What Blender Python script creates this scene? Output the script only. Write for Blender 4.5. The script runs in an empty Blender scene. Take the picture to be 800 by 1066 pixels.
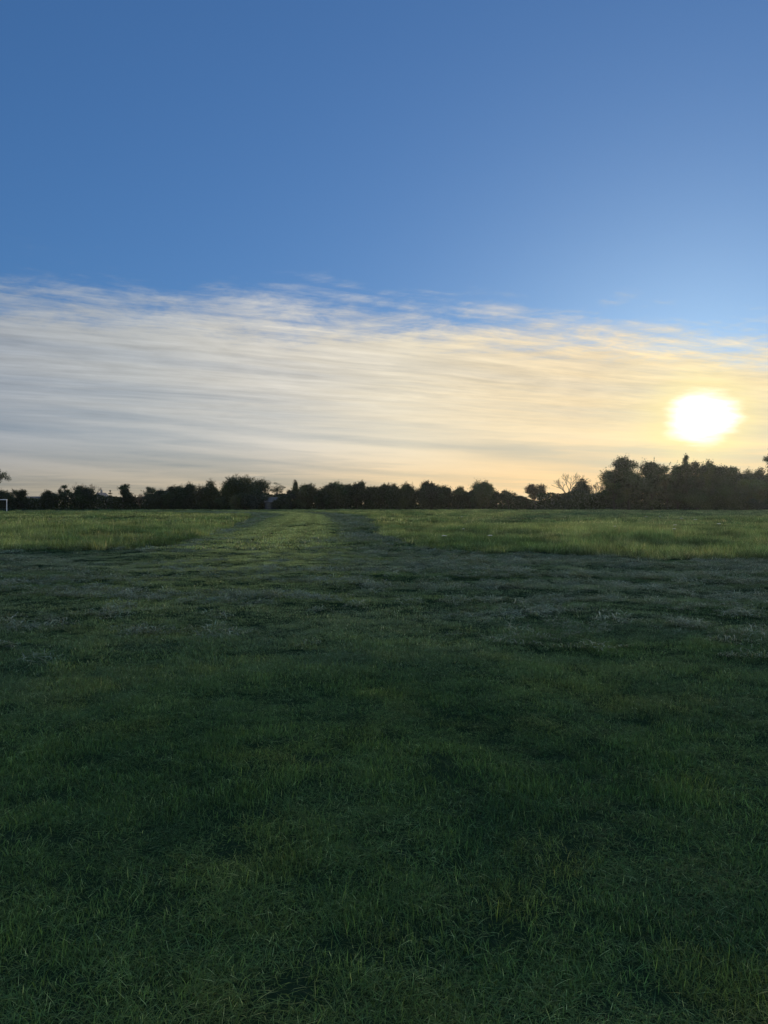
import bpy, math, random
import numpy as np
from math import radians as R, sin, cos, pi

# ------------------------------------------------------------------ camera
S = bpy.context.scene
C = S.collection
FPX, CX, HY = 802.0, 400.0, 524.0          # focal length in photo pixels, centre column, row of the eye-level line
EYE = 1.6
cam = bpy.data.objects.new('camera', bpy.data.cameras.new('camera'))
C.objects.link(cam)
S.camera = cam
cam.data.sensor_fit = 'VERTICAL'
cam.data.sensor_height = 36
cam.data.lens = 36 * FPX / 1066
cam.data.clip_end = 9000
cam.data.clip_start = 0.05
cam.location = (0, 0, EYE)
cam.rotation_euler = (R(90) - math.atan((533 - HY) / FPX), 0, 0)

# ------------------------------------------------------------------ light and exposure
SUN_EL, SUN_AZ = R(5.9), R(22.4)
SUN_DIR = (cos(SUN_EL) * sin(SUN_AZ), cos(SUN_EL) * cos(SUN_AZ), sin(SUN_EL))
S.view_settings.view_transform = 'Standard'
S.view_settings.look = 'None'
S.view_settings.exposure = 0.0
S.view_settings.gamma = 1.0
S.view_settings.use_curve_mapping = False
S.render.engine = 'CYCLES'
S.cycles.max_bounces = 6
S.cycles.diffuse_bounces = 3
S.cycles.glossy_bounces = 2
S.cycles.transmission_bounces = 3
S.cycles.use_denoising = True
S.cycles.denoising_input_passes = 'RGB_ALBEDO_NORMAL'
S.cycles.denoising_prefilter = 'ACCURATE'
S.cycles.volume_bounces = 0

sl = bpy.data.lights.new('sun', 'SUN')
sl.energy = 2.2
sl.angle = R(2.0)
sl.color = (1.0, 0.82, 0.55)
so = bpy.data.objects.new('sun', sl)
C.objects.link(so)
from mathutils import Vector, Matrix
so.rotation_euler = Vector(SUN_DIR).to_track_quat('Z', 'Y').to_euler()


class NT:
    """small helper for writing node maths"""
    def __init__(s, tree):
        s.t = tree
    def n(s, kind, **kw):
        x = s.t.nodes.new(kind)
        for k, v in kw.items():
            setattr(x, k, v)
        return x
    def put(s, sock, v):
        if hasattr(v, 'is_output'):
            s.t.links.new(v, sock)
        else:
            sock.default_value = v
    def m(s, op, a, b=0.0, c=0.0, clamp=False):
        x = s.n('ShaderNodeMath', operation=op, use_clamp=clamp)
        s.put(x.inputs[0], a)
        s.put(x.inputs[1], b)
        if len(x.inputs) > 2:
            s.put(x.inputs[2], c)
        return x.outputs[0]
    def vm(s, op, a, b=(0, 0, 0), out=0):
        x = s.n('ShaderNodeVectorMath', operation=op)
        s.put(x.inputs[0], a)
        if op == 'SCALE':
            s.put(x.inputs['Scale'], b)
        else:
            s.put(x.inputs[1], b)
        return x.outputs['Value'] if op in ('DOT_PRODUCT', 'LENGTH') else x.outputs[0]
    def comb(s, x, y, z=0.0):
        k = s.n('ShaderNodeCombineXYZ')
        for i, v in enumerate((x, y, z)):
            s.put(k.inputs[i], v)
        return k.outputs[0]
    def sep(s, v):
        k = s.n('ShaderNodeSeparateXYZ')
        s.put(k.inputs[0], v)
        return k.outputs
    def noise(s, vec, scale=1.0, detail=4.0, rough=0.55, dist=0.0, color=False):
        k = s.n('ShaderNodeTexNoise')
        s.put(k.inputs['Vector'], vec)
        k.inputs['Scale'].default_value = scale
        k.inputs['Detail'].default_value = detail
        k.inputs['Roughness'].default_value = rough
        k.inputs['Distortion'].default_value = dist
        return k.outputs['Color' if color else 'Fac']
    def smooth(s, v, a, b, lo=0.0, hi=1.0):
        k = s.n('ShaderNodeMapRange', interpolation_type='SMOOTHSTEP')
        s.put(k.inputs[0], v)
        for i, q in zip((1, 2, 3, 4), (a, b, lo, hi)):
            k.inputs[i].default_value = q
        return k.outputs[0]
    def mix(s, f, a, b, mode='MIX'):
        k = s.n('ShaderNodeMix', data_type='RGBA', blend_type=mode)
        k.clamp_factor = True
        s.put(k.inputs[0], f)
        for sock, v in ((k.inputs[6], a), (k.inputs[7], b)):
            if isinstance(v, tuple) and len(v) == 3:
                v = v + (1.0,)
            s.put(sock, v)
        return k.outputs[2]
    def ramp(s, f, stops, mode='LINEAR'):
        k = s.n('ShaderNodeValToRGB')
        k.color_ramp.interpolation = mode
        e = k.color_ramp.elements
        while len(e) < len(stops):
            e.new(0.5)
        for q, (p, c) in zip(e, stops):
            q.position = p
            q.color = tuple(c) + (1.0,) if len(c) == 3 else c
        s.put(k.inputs[0], f)
        return k.outputs[0]


def make_world():
    w = bpy.data.worlds.new('World')
    S.world = w
    w.use_nodes = True
    t = NT(w.node_tree)
    bg = w.node_tree.nodes['Background']
    bg.inputs[1].default_value = 0.1
    sky = t.n('ShaderNodeTexSky', sky_type='NISHITA', sun_disc=False)
    sky.sun_elevation = SUN_EL
    sky.sun_rotation = SUN_AZ
    sky.ozone_density = 4.0
    sky.dust_density = 0.75
    sky.air_density = 1.0
    g = t.n('ShaderNodeGamma')
    t.put(g.inputs[0], sky.outputs[0])
    g.inputs[1].default_value = 0.64
    blue = t.mix(1.0, g.outputs[0], (0.97, 1.52, 2.30), 'MULTIPLY')

    d = t.n('ShaderNodeTexCoord').outputs['Generated']
    d = t.vm('NORMALIZE', d)
    x, y, z = t.sep(d)
    k = t.m('ADD', t.m('MAXIMUM', z, 0.0), 0.015)
    u = t.m('DIVIDE', x, k)
    v = t.m('DIVIDE', y, k)
    # cirrus sheet seen from below: plane coordinates turned along the fibres
    fa = R(28)
    al = t.m('ADD', t.m('MULTIPLY', u, cos(fa)), t.m('MULTIPLY', v, sin(fa)))
    ac = t.m('SUBTRACT', t.m('MULTIPLY', v, cos(fa)), t.m('MULTIPLY', u, sin(fa)))
    warp = t.m('SUBTRACT', t.noise(t.comb(u, v, 3.0), 0.55, 3.0), 0.5)
    acw = t.m('ADD', ac, t.m('MULTIPLY', warp, 0.5))
    n1 = t.noise(t.comb(t.m('MULTIPLY', al, 0.16), t.m('MULTIPLY', acw, 0.85), 0.0), 1.0, 5.0, 0.55)
    # fibres fan out: a coarse field turns their direction from place to place
    turn = t.m('MULTIPLY', t.m('SUBTRACT', t.noise(t.comb(u, v, 9.0), 0.35, 2.0), 0.5), 0.35)
    fu = t.m('ADD', t.m('MULTIPLY', u, 1.0), t.m('MULTIPLY', v, turn))
    n2 = t.noise(t.comb(t.m('MULTIPLY', t.m('ADD', fu, t.m('MULTIPLY', v, 0.45)), 1.5), t.m('ADD', t.m('MULTIPLY', v, 2.6), t.m('MULTIPLY', fu, -1.3)), 7.0), 1.3, 9.0, 0.64, 0.15)
    n4 = t.noise(t.comb(t.m('MULTIPLY', u, 1.6), t.m('MULTIPLY', v, 1.6), 11.0), 1.6, 8.0, 0.68, 0.3)
    n5 = t.noise(t.comb(t.m('MULTIPLY', al, 0.7), t.m('ADD', t.m('MULTIPLY', ac, 6.5), t.m('MULTIPLY', warp, 2.0)), 5.0), 1.0, 7.0, 0.6)
    # long low bands towards the horizon
    tilt = t.m('ADD', t.m('MULTIPLY', z, 34.0), t.m('MULTIPLY', x, 2.6))
    n3 = t.noise(t.comb(t.m('MULTIPLY', x, 1.6), tilt, t.m('MULTIPLY', warp, 0.8)), 0.8, 5.0, 0.5)
    low = t.smooth(z, 0.17, 0.05)
    edge = t.m('SUBTRACT', t.m('SUBTRACT', v, t.m('MULTIPLY', u, 0.27)), 3.92)
    e = t.m('ADD', edge, t.m('MULTIPLY', t.m('SUBTRACT', n2, 0.5), 1.0))
    e = t.m('ADD', e, t.m('MULTIPLY', t.m('SUBTRACT', n4, 0.5), 2.0))
    e = t.m('ADD', e, t.m('MULTIPLY', t.m('SUBTRACT', n5, 0.5), 1.0))
    alpha = t.smooth(e, -0.55, 0.80)
    thin = t.m('ADD', t.m('MULTIPLY', t.m('SUBTRACT', n1, 0.36), 2.6), 0.55, clamp=True)
    thin2 = t.m('ADD', t.m('MULTIPLY', t.m('SUBTRACT', n3, 0.36), 3.0), 0.40, clamp=True)
    thick = t.m('ADD', t.m('MULTIPLY', thin, t.m('SUBTRACT', 1.0, low)), t.m('MULTIPLY', thin2, low))
    alpha = t.m('MULTIPLY', alpha, t.m('ADD', 0.66, t.m('MULTIPLY', thick, 0.34)))
    # lit by the sun behind it: colour by the angle from the sun
    ca = t.vm('DOT_PRODUCT', d, SUN_DIR)
    th = t.m('MULTIPLY', t.m('ARCCOSINE', t.m('MINIMUM', ca, 0.99999)), 1 / R(90))
    D9 = 1 / 90.0
    ccol = t.ramp(th, [(0, (1.0, .84, .44)), (4 * D9, (.93, .75, .43)), (8 * D9, (.86, .69, .43)), (14 * D9, (.81, .675, .455)),
                       (21 * D9, (.77, .685, .52)), (30 * D9, (.62, .59, .525)), (40 * D9, (.435, .45, .45)),
                       (50 * D9, (.34, .37, .405)), (1.0, (.28, .33, .40))])
    br = t.m('ADD', 1.0, t.m('MULTIPLY', t.m('SUBTRACT', n2, 0.5), t.m('MULTIPLY', t.m('SUBTRACT', 1.0, low), 0.65)))
    br = t.m('ADD', br, t.m('MULTIPLY', t.m('SUBTRACT', n5, 0.5), t.m('MULTIPLY', t.m('SUBTRACT', 1.0, low), 0.55)))
    br = t.m('ADD', br, t.m('MULTIPLY', t.m('SUBTRACT', thick, 0.6), 0.26))
    br = t.m('ADD', br, t.m('MULTIPLY', t.m('SUBTRACT', n3, 0.5), t.m('MULTIPLY', low, 0.7)))
    shade = t.smooth(n3, 0.56, 0.36)
    ccol = t.mix(t.m('MULTIPLY', shade, low), ccol, t.mix(1.0, ccol, (0.89, 0.925, 0.965), 'MULTIPLY'))
    hz = t.mix(t.smooth(z, 0.09, 0.0), (1, 1, 1), (1.03, 0.835, 0.59))
    ccol = t.mix(1.0, ccol, hz, 'MULTIPLY')
    cl = t.vm('SCALE', ccol, t.m('MULTIPLY', br, 10.0))
    col = t.mix(alpha, blue, cl)
    # pale cloud bank added in the unseen sky behind, lifting light on the grass
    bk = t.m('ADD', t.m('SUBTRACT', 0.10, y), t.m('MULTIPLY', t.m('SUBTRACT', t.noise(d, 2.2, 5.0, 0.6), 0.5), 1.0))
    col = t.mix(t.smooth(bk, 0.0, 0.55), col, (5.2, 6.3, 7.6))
    # the sun itself, burning through the veil
    sr = (cos(SUN_AZ), -sin(SUN_AZ), 0.0)
    su = (-sin(SUN_EL) * sin(SUN_AZ), -sin(SUN_EL) * cos(SUN_AZ), cos(SUN_EL))
    a = t.m('MULTIPLY', t.vm('DOT_PRODUCT', d, sr), 1 / R(1.72))
    b = t.m('MULTIPLY', t.vm('DOT_PRODUCT', d, su), 1 / R(1.34))
    q = t.m('SQRT', t.m('ADD', t.m('MULTIPLY', a, a), t.m('MULTIPLY', b, b)))
    nz = t.noise(t.comb(t.m('MULTIPLY', x, 16.0), t.m('ADD', t.m('MULTIPLY', z, 85.0), t.m('MULTIPLY', x, 6.0)), 4.0), 1.0, 5.0, 0.6)
    q = t.m('ADD', q, t.m('MULTIPLY', t.m('SUBTRACT', nz, 0.5), 1.3))
    front = t.m('GREATER_THAN', ca, 0.5)
    core = t.m('MULTIPLY', t.smooth(q, 1.7, 0.65), front)
    halo = t.m('MULTIPLY', t.smooth(q, 3.0, 0.7), front)
    col = t.mix(t.m('MULTIPLY', halo, 0.7), col, (10.6, 8.9, 4.0))
    col = t.mix(core, col, (15.0, 14.2, 12.6))
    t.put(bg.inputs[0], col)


make_world()

# ------------------------------------------------------------------ helpers
rng = np.random.default_rng(11)
random.seed(5)


def _hash(ix, iy, seed):
    h = (ix.astype(np.int64) * 374761393 + iy.astype(np.int64) * 668265263 + seed * 974634757) & 0x7fffffff
    h = ((h ^ (h >> 13)) * 1274126177) & 0x7fffffff
    h = h ^ (h >> 16)
    return (h & 0xffff) / 65535.0


def vnoise(x, y, seed=0):
    x = np.asarray(x, float)
    y = np.asarray(y, float)
    ix, iy = np.floor(x), np.floor(y)
    fx, fy = x - ix, y - iy
    fx = fx * fx * (3 - 2 * fx)
    fy = fy * fy * (3 - 2 * fy)
    a, b = _hash(ix, iy, seed), _hash(ix + 1, iy, seed)
    c, d = _hash(ix, iy + 1, seed), _hash(ix + 1, iy + 1, seed)
    return (a * (1 - fx) + b * fx) * (1 - fy) + (c * (1 - fx) + d * fx) * fy


def fbm(x, y, seed=0, oct=4):
    s, a, tot = 0.0, 1.0, 0.0
    for i in range(oct):
        s = s + a * vnoise(np.asarray(x) * 2 ** i + 17.3 * i, np.asarray(y) * 2 ** i - 9.1 * i, seed + i)
        tot += a
        a *= 0.5
    return s / tot


def height(x, y):
    x = np.asarray(x, float)
    y = np.asarray(y, float)
    r = np.hypot(x, y)
    h = 0.070 * (fbm(x / 0.9, y / 1.0, 3, 3) - 0.5) * (1 + 0.9 * np.clip((r - 9) / 6, 0, 1))
    h = h + 0.10 * (fbm(x / 3.5, y / 3.5, 21, 3) - 0.5)
    h = h + 0.30 * (fbm(x / 5, y / 8, 43, 2) - 0.5) * np.clip((r - 18) / 12, 0, 1)
    h = h + 0.22 * (fbm(x / 14, y / 14, 33, 3) - 0.5) * np.clip((r - 3) / 15, 0, 1)
    return h


def tag(o, label=None, cat=None, group=None, kind=None):
    for k_, v_ in (('label', label), ('category', cat), ('group', group), ('kind', kind)):
        if v_:
            o[k_] = v_
    return o


def link_mesh(name, V, F, mats, parent=None, midx=None, attrs=None, smooth=False):
    me = bpy.data.meshes.new(name)
    me.from_pydata([tuple(p) for p in V], [], [tuple(f) for f in F]) if not isinstance(F, np.ndarray) else fill(me, V, F)
    for m_ in mats:
        me.materials.append(m_)
    if midx is not None:
        me.polygons.foreach_set('material_index', np.asarray(midx, np.int32))
    if smooth:
        me.polygons.foreach_set('use_smooth', np.ones(len(me.polygons), bool))
    for an, av in (attrs or {}).items():
        at = me.color_attributes.new(an, 'FLOAT_COLOR', 'POINT')
        at.data.foreach_set('color', np.asarray(av, np.float32).ravel())
    me.update()
    o = bpy.data.objects.new(name, me)
    if parent is not False:
        C.objects.link(o)
        if parent:
            o.parent = parent
    return o


def fill(me, V, F):
    V = np.asarray(V, np.float32)
    me.vertices.add(len(V))
    me.vertices.foreach_set('co', V.ravel())
    n, k_ = F.shape
    me.loops.add(n * k_)
    me.loops.foreach_set('vertex_index', F.astype(np.int32).ravel())
    me.polygons.add(n)
    me.polygons.foreach_set('loop_start', np.arange(0, n * k_, k_, dtype=np.int32))
    me.polygons.foreach_set('loop_total', np.full(n, k_, np.int32))
    me.update(calc_edges=True)


def px(xp, D):
    return (xp - CX) / FPX * D


def pz(yp, D):
    return EYE + (HY - yp) / FPX * D


# ------------------------------------------------------------------ materials
def new_mat(name):
    m_ = bpy.data.materials.new(name)
    m_.use_nodes = True
    t = NT(m_.node_tree)
    return m_, t, m_.node_tree.nodes['Principled BSDF'], m_.node_tree.nodes['Material Output']


def leafy(name, colour_socket, translucent=0.4, gloss=0.25, rough=0.5):
    """a thin leaf: diffuse and translucent halves with a waxy coat"""
    m_, t, p, out = new_mat(name)
    m_.node_tree.nodes.remove(p)
    col = colour_socket(t)
    df = t.n('ShaderNodeBsdfDiffuse')
    tr = t.n('ShaderNodeBsdfTranslucent')
    t.put(df.inputs[0], col)
    t.put(tr.inputs[0], t.mix(1.0, col, (1.25, 1.15, 0.55), 'MULTIPLY'))
    mx = t.n('ShaderNodeMixShader')
    mx.inputs[0].default_value = translucent
    t.t.links.new(df.outputs[0], mx.inputs[1])
    t.t.links.new(tr.outputs[0], mx.inputs[2])
    gl = t.n('ShaderNodeBsdfGlossy')
    gl.inputs['Roughness'].default_value = rough
    fr = t.n('ShaderNodeFresnel')
    fr.inputs[0].default_value = 1.4
    m2 = t.n('ShaderNodeMixShader')
    t.put(m2.inputs[0], t.m('MULTIPLY', fr.outputs[0], gloss))
    t.t.links.new(mx.outputs[0], m2.inputs[1])
    t.t.links.new(gl.outputs[0], m2.inputs[2])
    t.t.links.new(m2.outputs[0], out.inputs['Surface'])
    return m_


def blade_colour(t):
    a = t.n('ShaderNodeAttribute', attribute_type='INSTANCER', attribute_name='tint')
    b = t.n('ShaderNodeAttribute', attribute_type='GEOMETRY', attribute_name='blade')
    return t.mix(1.0, a.outputs['Color'], b.outputs['Color'], 'MULTIPLY')


def leaf_colour(t):
    b = t.n('ShaderNodeAttribute', attribute_type='GEOMETRY', attribute_name='leaf')
    return b.outputs['Color']


M_BLADE = leafy('grass_blade', blade_colour, 0.45, 0.02, 0.7)
M_TURF = leafy('short_turf_blade', blade_colour, 0.25, 0.02, 0.7)
M_LEAF = leafy('tree_leaf', leaf_colour, 0.30, 0.15, 0.5)


def bark(name, col):
    m_, t, p, out = new_mat(name)
    g = t.n('ShaderNodeTexCoord').outputs['Object']
    n_ = t.noise(t.vm('MULTIPLY', g, (6, 6, 1.2)), 1.0, 5, 0.65)
    t.put(p.inputs['Base Color'], t.mix(n_, tuple(c * 0.55 for c in col), tuple(c * 1.5 for c in col)))
    p.inputs['Roughness'].default_value = 0.9
    return m_


M_BARK = bark('bark_dark', (0.045, 0.038, 0.030))
M_TWIG = bark('bark_pale_twig', (0.16, 0.115, 0.075))


def ground_mat():
    m_, t, p, out = new_mat('soil_and_thatch')
    g = t.n('ShaderNodeTexCoord').outputs['Object']
    n1 = t.noise(g, 0.35, 5, 0.6)
    n2 = t.noise(g, 9.0, 6, 0.7)
    c = t.mix(n1, (0.010, 0.026, 0.013), (0.018, 0.036, 0.019))
    c = t.mix(t.smooth(n2, 0.5, 0.75), c, (0.028, 0.046, 0.028))
    t.put(p.inputs['Base Color'], c)
    p.inputs['Roughness'].default_value = 1.0
    p.inputs['Specular IOR Level'].default_value = 0.0
    b = t.n('ShaderNodeBump')
    b.inputs['Strength'].default_value = 0.6
    b.inputs['Distance'].default_value = 0.02
    t.put(b.inputs['Height'], n2)
    t.put(p.inputs['Normal'], b.outputs[0])
    return m_


def plain(name, col, rough=0.7, scale=3.0, var=0.25):
    m_, t, p, out = new_mat(name)
    g = t.n('ShaderNodeTexCoord').outputs['Object']
    n_ = t.noise(g, scale, 5, 0.6)
    t.put(p.inputs['Base Color'], t.mix(n_, tuple(c * (1 - var) for c in col), tuple(min(1, c * (1 + var)) for c in col)))
    p.inputs['Roughness'].default_value = rough
    return m_


# ------------------------------------------------------------------ ground
def make_ground():
    ang = np.concatenate([np.arange(-56, 56, 0.9), np.arange(56, 304, 4.0)])
    rad = [0.25]
    while rad[-1] < 1500:
        rad.append(rad[-1] * 1.013 + 0.004)
    rad = np.array(rad)
    A, Rr = np.meshgrid(np.radians(ang), rad)
    X, Y = Rr * np.sin(A), Rr * np.cos(A)
    Z = height(X, Y) * np.clip(1 - (Rr - 300) / 200, 0, 1)
    V = np.stack([X.ravel(), Y.ravel(), Z.ravel()], 1)
    na, nr = len(ang), len(rad)
    i, j = np.meshgrid(np.arange(nr - 1), np.arange(na), indexing='ij')
    j2 = (j + 1) % na
    F = np.stack([i * na + j, i * na + j2, (i + 1) * na + j2, (i + 1) * na + j], -1).reshape(-1, 4)[:, ::-1]
    V = np.vstack([V, [[0, 0, float(Z[0].mean())]]])
    o = link_mesh('ground', V, F, [ground_mat()], smooth=True)
    return tag(o, kind='structure')


make_ground()
cam.location.z = EYE + float(height(0.0, 0.0))

# ------------------------------------------------------------------ where the mower went
EDGE_L = [(-500, 578), (0, 577), (100, 576), (165, 573), (200, 563), (225, 553), (250, 544), (262, 538.6), (256, 536.2), (200, 534.4), (100, 533.6), (-300, 533.3)]
EDGE_R = [(1300, 585), (800, 583), (650, 582), (520, 578), (450, 574), (415, 566), (398, 556), (392, 545), (386, 538.6), (360, 535.2), (300, 533.2), (200, 532.4), (-300, 532.0)]


def w_of(p):
    Y = EYE * FPX / (p[1] - HY)
    return (px(p[0], Y), Y)


POLY = [w_of(p) for p in EDGE_L] + [w_of(p) for p in EDGE_R][::-1] + [(60, -20), (-60, -20)]


def mown(x, y):
    wx = x + 0.9 * (fbm(x / 2.2, y / 2.2, 51, 3) - 0.5)
    wy = y + 1.2 * (fbm(x / 2.5, y / 2.5, 57, 3) - 0.5)
    ins = np.zeros(x.shape, bool)
    n_ = len(POLY)
    for i in range(n_):
        x0, y0 = POLY[i]
        x1, y1 = POLY[(i + 1) % n_]
        if y0 == y1:
            continue
        c = ((y0 > wy) != (y1 > wy)) & (wx < (x1 - x0) * (wy - y0) / (y1 - y0) + x0)
        ins ^= c
    return ins


# ------------------------------------------------------------------ grass
def tuft(name, n, rad_, hmin, hmax, wmin, wmax, lean=0.5, flat=False, seed=0, dry=0.025):
    r_ = np.random.default_rng(seed)
    rr = rad_ * np.sqrt(r_.random(n))
    ph = r_.random(n) * 2 * pi
    bx, by = rr * np.cos(ph), rr * np.sin(ph)
    H = hmin + (hmax - hmin) * r_.random(n) ** 1.3
    Wd = wmin + (wmax - wmin) * r_.random(n)
    az = r_.random(n) * 2 * pi
    dx, dy = np.cos(az), np.sin(az)
    sx, sy = -dy, dx
    L = H * (lean * (0.25 + 1.1 * r_.random(n)))
    if flat:
        L = H * (0.8 + 0.4 * r_.random(n))
        Hz = H * (0.05 + 0.30 * r_.random(n) ** 2)
        bz = 0.05 * r_.random(n) * (1 - rr / rad_)
    else:
        Hz = H * np.sqrt(np.clip(1 - (L / H) ** 2 * 0.6, 0.15, 1))
        bz = np.full(n, -0.01)
    tw = (r_.random(n) - 0.5) * 1.2
    V = []
    for s_, wf in ((0.0, 0.8), (0.4, 1.0), (0.75, 0.7)):
        c_x = bx + dx * L * s_ ** 1.8
        c_y = by + dy * L * s_ ** 1.8
        c_z = bz + Hz * (s_ if not flat else np.sin(s_ * 2.4))
        qx = sx * np.cos(tw * s_) + dx * np.sin(tw * s_)
        qy = sy * np.cos(tw * s_) + dy * np.sin(tw * s_)
        for sg in (-0.5, 0.5):
            V.append(np.stack([c_x + sg * qx * Wd * wf, c_y + sg * qy * Wd * wf, c_z], 1))
    V.append(np.stack([bx + dx * L, by + dy * L, bz + Hz * (1 if not flat else 0.6)], 1))
    V = np.stack(V, 1).reshape(-1, 3)
    b = np.arange(n)[:, None] * 7
    F = np.concatenate([b + [0, 1, 3], b + [0, 3, 2], b + [2, 3, 5], b + [2, 5, 4], b + [4, 5, 6]], 0)
    br = 0.40 + 1.25 * r_.random(n)
    col = np.stack([br * (0.85 + 0.3 * r_.random(n)), br, br * (0.8 + 0.4 * r_.random(n)), np.ones(n)], 1)
    d_ = r_.random(n) < dry
    col[d_] = np.stack([3.2 * br[d_], 2.3 * br[d_], 3.0 * br[d_], np.ones(d_.sum())], 1)
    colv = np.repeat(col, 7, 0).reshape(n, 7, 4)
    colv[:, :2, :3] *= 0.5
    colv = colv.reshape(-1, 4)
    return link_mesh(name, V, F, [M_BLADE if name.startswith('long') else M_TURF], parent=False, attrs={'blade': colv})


def scatter(name, protos, P, rot, scl, idx, tint, label, cat):
    """one counted-by-nobody cover: instances on the points of a mesh"""
    col = bpy.data.collections.new(name + '_tufts')
    for o in protos:
        col.objects.link(o)
    me = bpy.data.meshes.new(name)
    me.vertices.add(len(P))
    me.vertices.foreach_set('co', np.asarray(P, np.float32).ravel())
    for an, ty, key, val in (('rot', 'FLOAT_VECTOR', 'vector', rot), ('scl', 'FLOAT_VECTOR', 'vector', scl),
                             ('idx', 'INT', 'value', idx), ('tint', 'FLOAT_COLOR', 'color', tint)):
        at = me.attributes.new(an, ty, 'POINT')
        at.data.foreach_set(key, np.asarray(val, np.int32 if ty == 'INT' else np.float32).ravel())
    o = bpy.data.objects.new(name, me)
    C.objects.link(o)
    g = bpy.data.node_groups.new(name + '_cover', 'GeometryNodeTree')
    g.interface.new_socket('Geometry', in_out='INPUT', socket_type='NodeSocketGeometry')
    g.interface.new_socket('Geometry', in_out='OUTPUT', socket_type='NodeSocketGeometry')
    N = g.nodes
    gi, go = N.new('NodeGroupInput'), N.new('NodeGroupOutput')
    ip = N.new('GeometryNodeInstanceOnPoints')
    ci = N.new('GeometryNodeCollectionInfo')
    ci.inputs['Collection'].default_value = col
    ci.inputs['Separate Children'].default_value = True
    ci.inputs['Reset Children'].default_value = True
    ip.inputs['Pick Instance'].default_value = True
    L = g.links
    L.new(gi.outputs[0], ip.inputs['Points'])
    L.new(ci.outputs[0], ip.inputs['Instance'])
    for an, ty, so_ in (('rot', 'FLOAT_VECTOR', 'Rotation'), ('scl', 'FLOAT_VECTOR', 'Scale'), ('idx', 'INT', 'Instance Index')):
        na = N.new('GeometryNodeInputNamedAttribute')
        na.data_type = ty
        na.inputs[0].default_value = an
        L.new(next(q for q in na.outputs if q.enabled and q.name == 'Attribute'), ip.inputs[so_])
    L.new(ip.outputs[0], go.inputs[0])
    md = o.modifiers.new('cover', 'NODES')
    md.node_group = g
    return tag(o, label, cat, kind='stuff')


def wedge(r0, r1, dens, half=44):
    """random points in a fan in front of the eye"""
    area = R(half) * (r1 * r1 - r0 * r0)
    n_ = int(area * dens)
    r_ = np.sqrt(r0 * r0 + (r1 * r1 - r0 * r0) * rng.random(n_))
    a = (rng.random(n_) * 2 - 1) * R(half)
    return r_ * np.sin(a), r_ * np.cos(a)


def pick(c0, c1, f):
    return np.array(c0)[None, :] * (1 - f)[:, None] + np.array(c1)[None, :] * f[:, None]


def stripes(x, y):
    """wheel lines along the mown track"""
    yy = np.clip(y, 9, 140)
    cx_ = np.interp(yy, [9, 17, 26, 37, 64, 107, 140], [-2.1, -3.2, -4.0, -4.8, -6.8, -10.8, -20.0])
    return x - cx_


def short_tint(x, y):
    r_ = np.hypot(x, y)
    f = np.clip(1.5 * (fbm(x / 0.6, y / 0.7, 71, 4) - 0.5) + 0.5, 0, 1)
    g_ = np.clip(3.0 * (fbm(x / 0.6, y / 0.6, 77, 3) - 0.56), 0, 0.6)
    c = pick((0.036, 0.096, 0.037), (0.088, 0.172, 0.056), f)
    c = c * (1 - g_[:, None]) + np.array((0.130, 0.190, 0.050)) * g_[:, None]
    far = np.clip((r_ - 5) / 11, 0, 1)  # greyer and paler with distance: sunlit tips at grazing view put into the tint
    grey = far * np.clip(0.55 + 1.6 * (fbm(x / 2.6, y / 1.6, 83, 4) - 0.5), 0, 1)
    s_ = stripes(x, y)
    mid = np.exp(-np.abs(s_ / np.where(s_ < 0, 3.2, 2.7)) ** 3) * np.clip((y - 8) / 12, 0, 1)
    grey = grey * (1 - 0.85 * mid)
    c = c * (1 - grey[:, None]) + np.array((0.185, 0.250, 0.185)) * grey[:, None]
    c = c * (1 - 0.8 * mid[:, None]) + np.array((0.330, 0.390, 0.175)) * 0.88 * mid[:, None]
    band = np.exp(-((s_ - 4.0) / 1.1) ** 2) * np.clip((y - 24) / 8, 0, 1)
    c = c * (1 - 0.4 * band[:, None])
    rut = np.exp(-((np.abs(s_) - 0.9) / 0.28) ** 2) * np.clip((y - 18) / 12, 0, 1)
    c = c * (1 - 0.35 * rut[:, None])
    return c * (0.8 + 0.4 * rng.random(len(x)))[:, None]


def rgba(c):
    return np.concatenate([c, np.ones((len(c), 1))], 1)


def eul(n_, tilt=0.25):
    return np.stack([(rng.random(n_) - 0.5) * tilt, (rng.random(n_) - 0.5) * tilt, rng.random(n_) * 2 * pi], 1)


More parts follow.
